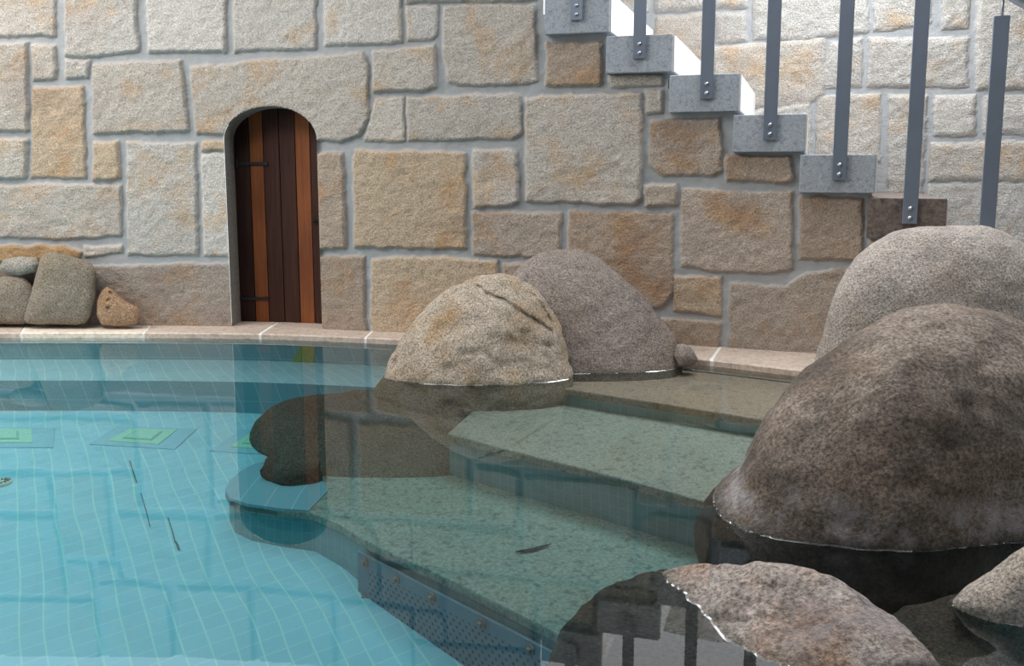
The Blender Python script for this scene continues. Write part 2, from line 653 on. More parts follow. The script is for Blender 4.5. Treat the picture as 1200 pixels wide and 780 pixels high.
G, W_, O_, B_ = (0.56, 0.505, 0.445), (0.60, 0.565, 0.52), (0.54, 0.42, 0.30), (0.43, 0.34, 0.265)
FRONT = [
    (G, [(-60, -40), (65, -40), (65, 42), (-60, 43)]),
    (W_, [(76, -40), (160, -40), (163, 61), (135, 65), (100, 67), (78, 66)]),
    (W_, [(173, -40), (266, -40), (264, 61), (175, 62)]),
    (W_, [(274, -40), (370, -40), (371, 57), (275, 61)]),
    (W_, [(381, -40), (470, -40), (471, 48), (450, 52), (382, 54)]),
    (G, [(477, -40), (628, -40), (628, 0), (560, 2), (477, 3)]),
    (G, [(-60, 53), (33, 50), (34, 153), (-60, 155)]),
    (G, [(38, 53), (65, 53), (67, 92), (40, 94)]),
    (W_, [(78, 71), (106, 70), (103, 92), (78, 92)]),
    (O_, [(39, 102), (98, 102), (102, 208), (37, 209)]),
    (G, [(109, 75), (213, 72), (215, 90), (222, 153), (110, 156)]),
    (G, [(223, 79), (300, 72), (425, 62), (432, 75), (432, 140), (422, 160), (400, 166), (376, 165), (270, 158), (231, 157), (226, 115)]),
    (G, [(-60, 164), (32, 163), (31, 208), (-60, 209)]),
    (O_, [(110, 167), (138, 166), (142, 209), (110, 210)]),
    (W_, [(149, 167), (230, 167), (232, 299), (151, 298)]),
    (G, [(-60, 217), (100, 216), (143, 217), (143, 276), (80, 280), (-60, 276)]),
    (O_, [(237, 166), (268, 166), (268, 176), (237, 176)]),
    (W_, [(237, 180), (300, 180), (300, 300), (239, 299)]),
    ((0.46, 0.30, 0.15), [(-60, 289), (75, 287), (96, 294), (95, 302), (-60, 310)]),
    (G, [(97, 288), (142, 288), (142, 296), (100, 301)]),
    ((0.34, 0.285, 0.24), [(105, 312), (290, 308), (290, 400), (105, 400)]),  # low stone by the door: dimmer light near the ground put into its tint
    ((0.33, 0.28, 0.235), [(-60, 318), (97, 313), (97, 400), (-60, 400)]),  # low stone at far left, tint likewise darkened for the weaker light there
    (B_, [(340, 180), (403, 179), (405, 290), (340, 291)]),
    (B_, [(340, 301), (427, 300), (430, 400), (340, 400)]),
    (W_, [(477, 8), (513, 7), (512, 43), (508, 47), (478, 47)]),
    (G, [(520, 8), (560, 5), (626, 5), (629, 60), (631, 95), (615, 99), (540, 101), (525, 97), (520, 60)]),
    (G, [(437, 60), (510, 54), (512, 103), (500, 106), (438, 108)]),
    (G, [(441, 116), (473, 114), (475, 165), (428, 166), (434, 140)]),
    (G, [(477, 115), (600, 109), (610, 112), (611, 155), (600, 162), (479, 165)]),
    (O_, [(415, 176), (545, 179), (547, 291), (415, 289)]),
    (G, [(554, 176), (606, 176), (608, 238), (600, 242), (555, 243)]),
    (G, [(616, 115), (640, 113), (751, 109), (752, 160), (751, 232), (745, 240), (617, 236)]),
    (B_, [(641, 52), (705, 50), (706, 98), (700, 100), (641, 101)]),
    (G, [(714, 88), (777, 88), (777, 100), (717, 102)]),
    (G, [(757, 106), (777, 106), (777, 133), (757, 133)]),
    ((0.48, 0.40, 0.33), [(762, 141), (844, 139), (846, 200), (835, 206), (775, 206), (761, 192)]),
    ((0.48, 0.40, 0.33), [(756, 217), (792, 216), (794, 241), (756, 242)]),
    (B_, [(850, 182), (925, 183), (931, 211), (918, 214), (850, 212)]),
    ((0.48, 0.40, 0.33), [(554, 248), (658, 250), (656, 299), (640, 302), (555, 297)]),
    (B_, [(667, 247), (789, 250), (788, 342), (776, 360), (742, 362), (667, 322)]),
    ((0.48, 0.40, 0.33), [(799, 222), (929, 225), (928, 316), (905, 320), (835, 318), (799, 311)]),
    (B_, [(937, 230), (1011, 233), (1010, 305), (937, 304)]),
    (O_, [(436, 303), (500, 300), (583, 305), (583, 400), (436, 400)]),
    (B_, [(591, 308), (659, 310), (659, 420), (591, 420)]),
    (O_, [(790, 323), (846, 324), (846, 369), (790, 364)]),
    ((0.41, 0.345, 0.285), [(856, 331), (920, 336), (945, 319), (1010, 312), (1012, 430), (854, 430)]),
    (B_, [(775, 372), (844, 376), (843, 430), (775, 420)]),
    (B_, [(668, 332), (768, 372), (768, 420), (668, 415)]),
    (B_, [(1019, 282), (1105, 285), (1105, 440), (1019, 440)]),
]
for x0, x1, y0, y1, c in ((-150, -69, -40, 62, W_), (-260, -159, -40, 30, G), (-150, -69, 72, 190, G), (-260, -159, 40, 120, O_), (-260, -159, 130, 215, W_), (-150, -69, 200, 300, B_),
                          (-260, -159, 225, 310, G), (-150, -69, 310, 400, B_), (-260, -159, 320, 400, B_), (-400, -269, -40, 90, G), (-400, -269, 100, 230, W_), (-400, -269, 240, 400, B_)):
    FRONT.append((c, [(x0, y0), (x1, y0 + 2), (x1 - 2, y1), (x0 + 1, y1 - 2)]))
f_polys = [p for _, p in FRONT]
f_tints = []
for c, _ in FRONT:
    k = random.uniform(0.9, 1.08)
    f_tints.append((c[0] * k, c[1] * k, c[2] * k))

# stair treads in the photograph: left x, right x, top y, bottom y of each block's front face
BLOCKS = [(638, 714, -8, 39), (710, 788, 41, 85), (784, 866, 87, 131), (859, 944, 134, 178), (937, 1026, 181, 226), (1017, 1109, 232, 280)]


def stair_cut(x):
    if x < 638:
        return -1e9
    for l, r, t, b in BLOCKS:
        if x < r - 3:
            return 0.5 * (t + b)
    return 300 + (x - 1109) * 0.6


cut_lut = np.array([stair_cut(x) for x in range(0, 2600)])

# door opening (on the wall face)
DL = at_wall(269.5, 300)[0]
DR = at_wall(376.5, 300)[0]
ZS = at_wall(323, 164)[2]        # spring line
ZT = at_wall(323, 124.5)[2]      # crown
DC, DH = 0.5 * (DL + DR), 0.5 * (DR - DL)
ARCH_E = 2.0


def opening_sd(X, Zv):
    """>0 outside the opening; approx distance in metres"""
    inside_rect = np.minimum(X - DL, DR - X)
    el = np.sqrt(((X - DC) / DH)**2 + (np.maximum(Zv - ZS, 0) / (ZT - ZS))**2)
    d_arch = (el - 1) * DH * 0.95
    return np.where(Zv < ZS, -inside_rect, d_arch)


def snap_open(P):
    P = P.copy()
    X, Zv = P[:, 0], P[:, 2]
    sd = opening_sd(X, Zv)
    near = np.abs(sd) < 0.0042
    low = near & (Zv < ZS)
    P[low, 0] = np.where(X[low] < DC, DL, DR)
    up = near & (Zv >= ZS)
    el = np.sqrt(((X - DC) / DH)**2 + ((Zv - ZS) / (ZT - ZS))**2)
    P[up, 0] = DC + (X[up] - DC) / el[up]
    P[up, 2] = ZS + (Zv[up] - ZS) / el[up]
    P[:, 1] = WALL(P[:, 0])
    return P


def front_base(u, z):
    return np.stack([u, WALL(u), z], 1)


def front_dir(P):
    e = 0.01
    s = (WALL(P[:, 0] + e) - WALL(P[:, 0] - e)) / (2 * e)
    n = np.stack([s, -np.ones_like(s), np.zeros_like(s)], 1)
    return n / np.linalg.norm(n, axis=1)[:, None]


def front_keep(P, px, py):
    op = opening_sd(P[:, 0], P[:, 2]) > -0.0015
    xi = np.clip(px, 0, 2599).astype(int)
    return op & (py > cut_lut[xi])


STEP = 0.0065
wall_back = wall_mesh('wall_back', np.arange(-3.3, 2.15, STEP), np.arange(-0.02, 1.66, STEP), front_base, front_dir,
                      f_polys, f_tints, front_keep, snap=snap_open)
tag(wall_back, 'pale rough hewn stone wall with grey mortar joints behind the pool', 'wall', kind='structure')

# door recess lining (jambs and arch soffit)
REC = 0.115
prof = [(DL, CZ - 0.03)] + [(DL, z) for z in np.linspace(CZ, ZS, 12)[1:]]
prof += [(DC - DH * math.cos(t), ZS + (ZT - ZS) * math.sin(t)) for t in np.linspace(0, math.pi, 40)[1:-1]]
prof += [(DR, z) for z in np.linspace(ZS, CZ, 12)] + [(DR, CZ - 0.03)]
V, Fc = [], []
for x, z in prof:
    yw = float(WALL(x))
    V += [(x, yw - 0.0135, z), (x, yw + 0.03, z), (x, yw + REC + 0.04, z)]
n = len(prof)
for i in range(n - 1):
    for k in range(2):
        Fc.append((3 * i + k, 3 * i + k + 1, 3 * i + 4 + k, 3 * i + 3 + k))
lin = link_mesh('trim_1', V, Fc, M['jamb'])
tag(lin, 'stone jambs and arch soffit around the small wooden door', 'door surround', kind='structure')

# ------------------------------------------------------------------ stair and rear wall
SA = math.radians(20)
ND = np.array([math.sin(SA), math.cos(SA), 0])      # away from the viewer, along the treads
TD = np.array([math.cos(SA), -math.sin(SA), 0])
SW = 0.92
blk = []
for l, r, t, b in BLOCKS:
    off = 0.045
    PL, PR = at_wall(l, 0.5 * (t + b), off), at_wall(r, 0.5 * (t + b), off)
    zt = 0.5 * (at_wall(l, t, off)[2] + at_wall(r, t, off)[2])
    zb = 0.5 * (at_wall(l, b, off)[2] + at_wall(r, b, off)[2])
    blk.append([PL, PR, zt, zb])
print('blocks', [(round(b[0][0], 3), round(b[1][0], 3), round(b[2], 3), round(b[3], 3)) for b in blk])
dz = (blk[0][2] - blk[5][2]) / 5
run = (blk[5][0] - blk[1][0]) / 4
for k in range(3):      # lower treads that the boulders hide
    p = blk[-1]
    blk.append([p[0] + run, p[1] + run, p[2] - dz, p[2] - 2 * dz if k else p[3] - dz])
rear_ref = blk[2][1] + ND * SW
REAR_D = float(rear_ref @ ND)


def rear_base(u, z):
    return np.stack([TD[0] * u + ND[0] * REAR_D, TD[1] * u + ND[1] * REAR_D, z], 1)


REAR = [
    (W_, [(690, -60), (760, -60), (760, 14), (690, 20)]),
    (W_, [(768, -90), (875, -90), (875, 9), (845, 9), (768, 15)]),
    (O_, [(769, 20), (832, 15), (832, 88), (769, 90)]),
    (G, [(838, 16), (873, 12), (874, 48), (840, 51)]),
    (O_, [(835, 55), (966, 46), (965, 110), (945, 122), (880, 128), (835, 125)]),
    (W_, [(883, -90), (1015, -90), (1017, 38), (960, 44), (935, 47), (883, 46)]),
    (W_, [(1025, -90), (1092, -90), (1091, 26), (1060, 33), (1024, 37)]),
    (G, [(1104, -20), (1135, -20), (1135, 33), (1105, 33)]),
    (G, [(1019, 45), (1134, 44), (1134, 102), (1017, 102)]),
    (G, [(1145, -90), (1290, -90), (1290, 105), (1144, 105)]),
    (G, [(973, 50), (1011, 45), (1009, 101), (962, 103)]),
    (O_, [(957, 112), (1032, 110), (1030, 190), (957, 190)]),
    (G, [(1042, 112), (1087, 112), (1080, 230), (1040, 230)]),
    (G, [(1095, 112), (1143, 112), (1143, 159), (1095, 159)]),
    (G, [(1152, 113), (1290, 112), (1290, 157), (1152, 157)]),
    (O_, [(1090, 168), (1290, 164), (1290, 212), (1088, 212)]),
    (G, [(1088, 216), (1290, 214), (1290, 340), (1085, 340)]),
    (G, [(1035, 240), (1080, 240), (1078, 340), (1035, 340)]),
    (G, [(860, 134), (950, 118), (950, 190), (860, 190)]),
]
r_tints = []
for c, _ in REAR:
    k = random.uniform(0.92, 1.05)
    c = tuple(0.3 * q + 0.7 * g for q, g in zip(c, (0.56, 0.535, 0.50)))
    r_tints.append((c[0] * k, c[1] * k, c[2] * k))
wall_rear = wall_mesh('wall_stair', np.arange(-1.1, 2.7, 0.008), np.arange(-0.05, 1.80, 0.008), rear_base,
                      lambda P: np.tile(-ND, (len(P), 1)), [p for _, p in REAR], r_tints,
                      lambda P, px, py: np.ones(len(P), bool), relief=0.009, seed=41, soften=6.0)
tag(wall_rear, 'pale stone wall rising behind the open side of the stair', 'wall', kind='structure')

stair = empty('staircase', (blk[4][0][0], blk[4][0][1] + 0.3, CZ))
tag(stair, 'grey granite staircase of block treads climbing left against the stone wall', 'stairs')
for i, (PL, PR, zt, zb) in enumerate(blk):
    a, b = PL.copy(), PR.copy()
    back = SW + 0.03
    # back corners run to the rear wall
    c8 = []
    for z in (zb, zt):
        for P in (a, b):
            c8.append(np.array([P[0], P[1], z]))
        for P in (b, a):
            q = P + ND * max(0.3, (REAR_D + 0.01 - P @ ND))
            c8.append(np.array([q[0], q[1], z]))
    v, f = hexa(c8)
    mat = M['tread_stained'] if i == 5 else M['tread']
    st = link_mesh('step', v, f, mat, stair, smooth=False)
    bevel_mesh(st, 0.003, 2)
    if i == 5:
        tag(st, 'tread with dark brown damp stains')
    # pale riser facing on the exposed end
    r8 = []
    for z in (zb + 0.004, zt - 0.004):
        A = b + TD * 0.0 + ND * 0.012
        B = b + TD * 0.006 + ND * 0.012
        q = ND * (max(0.3, REAR_D - b @ ND) - 0.012)
        for P in (A, B, B + q, A + q):
            r8.append(np.array([P[0], P[1], z]))
    v, f = hexa(r8)
    rs = link_mesh('riser', v, f, M['riser'], stair, smooth=False)
    fix_normals(rs)

# railing
rail = empty('stair_railing', (blk[6][0][0], blk[6][0][1], blk[6][2]))
tag(rail, 'grey steel railing of flat bar posts bolted to the stair treads', 'railing')
POSTS = [(676, 24), (749.5, 69), (828, 116), (902, 164), (983, 211), (1065.5, 262), (1153, 310)]
tops = []
L0 = 1.0
p7 = None
post_info = []
for i, (px, py) in enumerate(POSTS):
    P = at_wall(px, py, 0.045 + 0.004)
    post_info.append(P)
P7 = post_info[6]
ztop7 = at_wall(1166, 19, 0.05)[2]
HL = ztop7 - P7[2]
for i, P in enumerate(post_info):
    hw, th = 0.0255, 0.010
    zt = P[2] + HL
    a = P - TD * hw
    b = P + TD * hw
    nf = -ND * th
    c8 = []
    for z in (P[2], zt):
        for q in (a + nf, b + nf, b, a):
            c8.append((q[0], q[1], z))
    v, f = hexa(c8)
    po = link_mesh('post', v, f, M['steel'], rail, smooth=False)
    bevel_mesh(po, 0.0015, 1)
    tops.append(np.array([P[0], P[1], zt]) - ND * th * 0.5)
    for k in (0.022, 0.058):
        c = np.array([P[0], P[1], P[2] + k]) - ND * th
        v, f = merge(tube(c, c - ND * 0.004, 0.0085, 10, 0.0075), tube(c - ND * 0.004, c - ND * 0.007, 0.0055, 10, 0.003))
        link_mesh('bolt', v, f, M['bolt'], po)
PINL = 0.065
d = (tops[6] - tops[1]) / np.linalg.norm(tops[6] - tops[1])
ra = tops[0] - d * 0.5 + np.array([0, 0, PINL + 0.018])
rb = tops[6] + d * 0.7 + np.array([0, 0, PINL + 0.018])
for t in tops:
    v, f = tube(t, t + np.array([0, 0, PINL + 0.01]), 0.005, 10)
    link_mesh('pin', v, f, M['bolt'], rail)
v, f = tube(ra, rb, 0.021, 20)
link_mesh('handrail', v, f, plain('brushed_handrail_steel', (0.55, 0.60, 0.68), 0.35, 0.4, 0.05), rail)

# ------------------------------------------------------------------ wooden door
door = empty('door_1', (DC, float(WALL(DC)) + REC, CZ))
tag(door, 'small dark wooden plank door with arched top in the stone wall', 'door', kind='structure')


def on_door(px, py):
    return at_wall(px, py, -REC)


edges = [on_door(x, 300)[0] for x in (278.5, 297, 313, 331.5, 350, 367)] + [DR + 0.012]
edges[0] = DL - 0.01
DARK, WARM = ((0.030, 0.011, 0.008), (0.062, 0.023, 0.015)), ((0.15, 0.045, 0.015), (0.24, 0.078, 0.028))
cols = [((0.017, 0.007, 0.005), (0.036, 0.014, 0.010)), WARM, DARK, DARK, WARM, DARK]


def arch_z(x):
    t = (x - DC) / (DH + 0.016)
    return ZS + (ZT - ZS + 0.012) * math.sqrt(max(0.0, 1 - t * t))


for i in range(6):
    x0, x1 = edges[i] + 0.0012, edges[i + 1] - 0.0012
    top = [(x, arch_z(x)) for x in np.linspace(x0, x1, 7)]
    out = [(x0, CZ), (x1, CZ)] + top[::-1]
    n = len(out)
    V, Fc = [], []
    for dy in (0.0, 0.025):
        for x, z in out:
            V.append((x, float(WALL(x)) + REC + dy, z))
    Fc = [tuple(range(n)), tuple(range(n, 2 * n))[::-1]]
    for k in range(n):
        j = (k + 1) % n
        Fc.append((j, k, n + k, n + j))
    pl = link_mesh('plank', V, Fc, wood_mat('wood_plank', cols[i][0], cols[i][1], i * 3.7), door, smooth=False)
    fix_normals(pl)
    bevel_mesh(pl, 0.003, 2)
    pl['label'] = 'orange brown plank' if i in (1, 4) else 'dark brown plank'
# dark backing behind the planks
V = [(DL - .03, float(WALL(DL)) + REC + .026, CZ - .02), (DR + .03, float(WALL(DR)) + REC + .026, CZ - .02),
     (DR + .03, float(WALL(DR)) + REC + .026, ZT + .03), (DL - .03, float(WALL(DL)) + REC + .026, ZT + .03)]
V2 = [(x, y + .01, z) for x, y, z in V]
link_mesh('ledger_board', *hexa([V[0], V[1], V2[1], V2[0], V[3], V[2], V2[2], V2[3]]), M['iron'], door, smooth=False)
for yy in (191.5, 349.5):
    a, b = on_door(277, yy), on_door(312, yy)
    v, f = hexa([(a[0], a[1] - .006, a[2] - .008), (b[0], b[1] - .006, b[2] - .006), (b[0], b[1] + .004, b[2] - .006), (a[0], a[1] + .004, a[2] - .008),
                 (a[0], a[1] - .006, a[2] + .008), (b[0], b[1] - .006, b[2] + .006), (b[0], b[1] + .004, b[2] + .006), (a[0], a[1] + .004, a[2] + .008)])
    tip = np.array([b[0], b[1] - .001, b[2]])
    v, f = merge((v, f), tube(tip - [0, .006, 0], tip + [0, .003, 0], 0.010, 12), tube(a + [0.006, -.008, -.02], a + [0.006, -.008, .02], .006, 10))
    link_mesh('hinge', v, f, M['iron'], door, smooth=False)
a = on_door(371, 258)
v, f = merge(hexa([(a[0] - .02, a[1] - .008, a[2] - .006), (a[0] + .022, a[1] - .008, a[2] - .006), (a[0] + .022, a[1] + .002, a[2] - .006), (a[0] - .02, a[1] + .002, a[2] - .006),
                   (a[0] - .02, a[1] - .008, a[2] + .006), (a[0] + .022, a[1] - .008, a[2] + .006), (a[0] + .022, a[1] + .002, a[2] + .006), (a[0] - .02, a[1] + .002, a[2] + .006)]),
             tube(a + [-.012, -.018, 0], a + [-.012, 0, 0], .006, 10))
link_mesh('latch', v, f, M['iron'], door, smooth=False)

# ------------------------------------------------------------------ coping and pool shell
joints = []
for (xt, xb) in ((28, 25), (175, 168), (318, 305), (437, 428), (560, 556), (700, 690), (848, 835), (1010, 1000)):
    a = at_z(xt, 382, CZ)[0]
    joints.append((at_wall(xt, 385)[0], at_wall(xb, 395, 0, EDGE)[0]))


def joint_map():
    bt = [-4.4] + [j[0] for j in joints] + [3.0]
    bb = [-4.4] + [j[1] for j in joints] + [3.0]
    return bt, bb


bt, bb = joint_map()
JW = 0.006
V, Fc, FM = [], [], []


def coping_piece(t0, t1, b0, b1, mi, zt, fo):
    n = 10
    base = len(V)
    for i in range(n + 1):
        s = i / n
        xt, xb = t0 + (t1 - t0) * s, b0 + (b1 - b0) * s
        yb = float(EDGE(xb))
        V.extend([(xt, float(WALL(xt)) + (0.16 if DL - .05 < xt < DR + .05 else 0.03), zt), (xb, yb + 0.006 - fo, zt), (xb, yb - fo, zt - 0.005), (xb, yb - fo, -0.012), (xb, yb + 0.02, -0.012)])
    for i in range(n):
        for k in range(4):
            a = base + 5 * i + k
            Fc.append((a, a + 1, a + 6, a + 5))
            FM.append(mi)


for i in range(len(bt) - 1):
    mi = 2 if i == 1 else 0
    coping_piece(bt[i] + JW, bt[i + 1] - JW, bb[i] + JW, bb[i + 1] - JW, mi, CZ, 0.0)
for i in range(1, len(bt) - 1):
    coping_piece(bt[i] - JW, bt[i] + JW, bb[i] - JW, bb[i] + JW, 1, CZ - 0.001, -0.001)
cop = link_mesh('trim_2', V, Fc, [M['coping'], M['joint'], M['coping_light']], None, None, False, FM)
fix_normals(cop)
tag(cop, 'pinkish stone coping with pale joints along the pool edge', 'pool coping', kind='structure')

# tiled pool wall below the coping
X = np.linspace(-4.4, 2.6, 120)
V, Fc = [], []
for x in X:
    y = float(EDGE(x)) + 0.008
    V += [(x, y, -0.010), (x, y, -0.6)]
for i in range(len(X) - 1):
    Fc.append((2 * i, 2 * i + 1, 2 * i + 3, 2 * i + 2))
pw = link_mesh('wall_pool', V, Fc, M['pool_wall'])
tag(pw, 'blue tiled pool wall under the coping', 'pool wall', kind='structure')

# pool floor


def floor_z(Y):
    return -0.22 - 0.13 * (3.287 - Y)


gx, gy = np.linspace(-4.4, 2.6, 60), np.linspace(0.2, 3.75, 40)
V = [(x, y, floor_z(y)) for y in gy for x in gx]
Fc = [(j * 60 + i, j * 60 + i + 1, (j + 1) * 60 + i + 1, (j + 1) * 60 + i) for j in range(39) for i in range(59)]
pfl = link_mesh('floor', V, Fc, M['floor'])
tag(pfl, 'turquoise tiled pool floor under clear water', 'pool floor', kind='structure')

# tiled ledge along the far wall
LZ = -0.10
lx1 = at_z(447, 444, LZ)[0]
X = np.linspace(-4.4, lx1, 60)
off = smooth_curve([-4.6, -2.4, -1.1, lx1 + .01], [0.37, 0.37, 0.36, 0.34])
outl = [(x, float(EDGE(x)) - float(off(x))) for x in X] + [(x, float(EDGE(x)) + 0.02) for x in X[::-1]]
v, f = prism(outl, -0.6, LZ)
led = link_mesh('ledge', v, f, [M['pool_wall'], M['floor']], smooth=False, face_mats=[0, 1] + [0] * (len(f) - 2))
fix_normals(led)
tag(led, 'pale blue tiled bench running under water along the far pool wall', 'pool bench', kind='structure')

# granite steps under water
AZ, BZ, CZS = -0.028, -0.09, -0.23


def shelf(name, outline, z, label, th=0.028, body_mat=None, mat=None):
    v, f = prism(outline, z - th, z)
    top = link_mesh(name, v, f, mat or M['shelf'], smooth=False)
    fix_normals(top)
    bevel_mesh(top, 0.006, 2)
    tag(top, label, 'pool step', kind='structure')
    cx, cy = np.mean([p[0] for p in outline]), np.mean([p[1] for p in outline])
    v, f = prism(outline, -0.62, z - th)
    v = [(x + (0.010 if x < cx else -0.01) * 0.6, y + 0.010, zz) for x, y, zz in v]
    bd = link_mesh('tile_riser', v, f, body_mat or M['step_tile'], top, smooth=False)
    fix_normals(bd)
    return top


def P2(lst, z):
    return [tuple(at_z(x, y, z)[:2]) for x, y in lst]


aF = P2([(560, 441), (610, 448), (675, 457), (780, 473), (898, 492), (1000, 509)], AZ)
aX = np.linspace(2.4, aF[0][0] + 0.02, 30)
outA = aF + [(2.4, 1.7)] + [(x, float(EDGE(x)) + 0.004) for x in aX]
shelf('step_1', outA, AZ, 'shallow granite ledge just under the water by the coping', mat=M['ledge_stone'])
bF = P2([(524, 507.5), (597, 527), (700, 553), (800, 580), (860, 597), (960, 627)], BZ)
outB = bF + [(2.4, 0.9), (2.4, 2.6)] + [(p[0], p[1] + 0.10) for p in aF[::-1]] + P2([(575, 462)], BZ)
shelf('step_2', outB, BZ, 'middle granite step under water in front of the twin boulders')
cF = P2([(301, 543), (283, 552), (269, 564), (264, 575), (270, 584), (290, 591), (325, 596), (365, 600), (400, 615), (430, 634), (530, 680), (650, 740), (760, 797), (900, 870)], CZS)
outC = cF + [(1.6, cF[-1][1]), (1.6, 1.6)] + [(p[0], p[1] + 0.08) for p in bF[4:0:-1]] + P2([(430, 520), (350, 527)], CZS)
shelf('step_3', outC, CZS, 'lowest granite step under water with a rounded tiled end')
# tiled round end of the lowest step
cap = P2([(301, 543), (283, 552), (269, 564), (264, 575), (270, 584), (290, 591), (325, 596), (362, 599), (385, 575), (360, 540)], CZS)
v, f = prism(cap, CZS - 0.02, CZS + 0.003)
co = link_mesh('step_end', v, f, M['pool_wall'], smooth=False)
fix_normals(co)
tag(co, 'turquoise tiled rounded end of the lowest pool step', 'pool step', kind='structure')

# ------------------------------------------------------------------ water
X = np.linspace(-4.3, 2.5, 80)
outl = [(-4.3, 0.25), (2.5, 0.25)] + [(x, float(EDGE(x)) + 0.012) for x in X[::-1]]
v, f = prism(outl, -0.75, 0.0)
wat = link_mesh('pool_water', v, f, M['water'], smooth=False)
fix_normals(wat)
tag(wat, 'clear still turquoise water filling the pool', 'water', kind='stuff')

# ------------------------------------------------------------------ boulders
ICO = {}


def ico(sub):
    if sub not in ICO:
        bm = bmesh.new()
        bmesh.ops.create_icosphere(bm, subdivisions=sub, radius=1)
        V = np.array([v.co[:] for v in bm.verts])
        Fc = [tuple(v.index for v in f.verts) for f in bm.faces]
        bm.free()
        ICO[sub] = (V, Fc)
    return ICO[sub]


def boulder(name, sil, center, yfun, depth, mat, label, cat='boulder', sub=6, tilt=0.0, base=None, amp=0.012, nscale=5.0,
            seed=0, sq=1.0, ridge=0.0, group=None, pits=None, bulge=0.0, creases=(), back=1.0):
    """sil: outline in the photo; yfun(px,py): distance from the camera of each outline point"""
    C = at_y(center[0], center[1], yfun(*center))
    E = np.array([at_y(x, y, yfun(x, y)) for x, y in sil])
    D = E - C
    vdir = np.array([C[0], C[1], 0.0])
    vdir /= np.linalg.norm(vdir)
    vdir = vdir * math.cos(tilt) + np.array([0, 0, -math.sin(tilt)])
    xr = np.array([vdir[1], -vdir[0], 0])
    xr /= np.linalg.norm(xr)
    zr = np.cross(xr, vdir)
    phi = np.arctan2(D @ zr, D @ xr)
    order = np.argsort(phi)
    phi, D = phi[order], D[order]
    ph = np.concatenate([phi - 2 * math.pi, phi, phi + 2 * math.pi])
    DD = np.concatenate([D, D, D])
    n, Fc = ico(sub)
    w = n[:, 1]
    c = np.sqrt(np.maximum(1 - w * w, 0))
    a = np.arctan2(n[:, 2], n[:, 0])
    # smoothed silhouette radius vectors
    fine = np.linspace(-math.pi, math.pi, 721)
    R = np.stack([np.interp(fine, ph, DD[:, k]) for k in range(3)], 1)
    ker = np.hanning(27)
    ker /= ker.sum()
    Rp = np.concatenate([R[-27:-1], R, R[1:27]])
    R = np.stack([np.convolve(Rp[:, k], ker, 'same') for k in range(3)], 1)[26:-26]
    Q = np.stack([np.interp(a, fine, R[:, k]) for k in range(3)], 1)
    ce = np.sign(c) * np.abs(c)**sq
    we = np.sign(w) * np.abs(w)**sq
    P = C + Q * ce[:, None] + vdir * (np.where(we > 0, we * back, we) * depth)[:, None]
    if bulge:
        P += np.outer(np.clip(-w, 0, 1) * bulge * depth, -vdir * 1.0)
    nn = n[:, 0:1] * xr + n[:, 1:2] * vdir + n[:, 2:3] * zr
    P0 = P - C
    k = 1 - 0.75 * (1 - np.abs(w))**3      # keep the outline, roughen the faces
    disp = amp * fbm(P0, nscale, 4, seed) * k + amp * 0.22 * fbm(P0, nscale * 6, 3, seed + 50)
    if ridge:
        r = 1 - np.abs(fbm(P0, nscale * 0.9, 3, seed + 90))
        disp -= ridge * np.clip(r - 0.82, 0, 1) * 5
    P = P + nn * disp[:, None]
    if pits:
        for (qx, qy, rr, dd) in pits:
            d_ = ray(qx, qy)
            T = ORG + np.outer((P - ORG) @ d_ / (d_ @ d_), d_)
            dist = np.linalg.norm(P - T, axis=1)
            P += np.outer(np.where(w < 0.1, np.clip(1 - (dist / rr)**2, 0, 1), 0) * dd, vdir)
    if creases:
        qx, qy = proj(P)
        for line, wd, dp in creases:
            sc = F / np.linalg.norm(C)
            best = np.full(len(P), 1e9)
            for a_, b_ in zip(line[:-1], line[1:]):
                ex, ey = b_[0] - a_[0], b_[1] - a_[1]
                t = np.clip(((qx - a_[0]) * ex + (qy - a_[1]) * ey) / (ex * ex + ey * ey), 0, 1)
                best = np.minimum(best, np.hypot(qx - a_[0] - t * ex, qy - a_[1] - t * ey))
            best = best / sc * (1 + 0.5 * vnoise(P0, 40, seed + 7))
            P += np.outer(np.where(w < 0.2, np.exp(-(best / (wd * 0.55))**2), 0) * dp, vdir)
    if base is not None:
        P[:, 2] = np.maximum(P[:, 2], base)
    org = (C[0], C[1], P[:, 2].min())
    o = link_mesh(name, P, Fc, mat, None, org, True)
    fix_normals(o)
    tag(o, label, cat, group)
    return o


def cy(v):
    return lambda x, y: v


def lean(v, yc, k):
    return lambda x, y: v + (yc - y) * k


R1 = rock_mat('beige_rock', (0.46, 0.375, 0.285), (0.64, 0.55, 0.45), (0.24, 0.185, 0.13), (0.46, 0.30, 0.15), 0.9, 0.55, 0.02, 1.3)
R2 = rock_mat('mauve_rock', (0.28, 0.23, 0.20), (0.42, 0.36, 0.315), (0.15, 0.12, 0.105), (0.30, 0.22, 0.15), 0.4, 0.45, 0.025, 4.1)
R4 = rock_mat('grey_rock', (0.38, 0.325, 0.28), (0.52, 0.46, 0.41), (0.18, 0.165, 0.145), (0.36, 0.28, 0.19), 0.4, 0.55, 0.02, 7.7)
R5 = rock_mat('brown_rock', (0.22, 0.16, 0.115), (0.44, 0.36, 0.30), (0.06, 0.045, 0.034), (0.20, 0.115, 0.05), 0.7, 0.9, 0.02, 9.2, 125, 0.33, 0.03, 0.75, 2.6, 0.43)
R6 = rock_mat('reddish_rock', (0.36, 0.29, 0.25), (0.58, 0.51, 0.46), (0.16, 0.11, 0.085), (0.36, 0.19, 0.09), 0.75, 0.75, 0.012, 12.6, 110, 0.4, 0.03, 0.4, 5.0, 0.46)
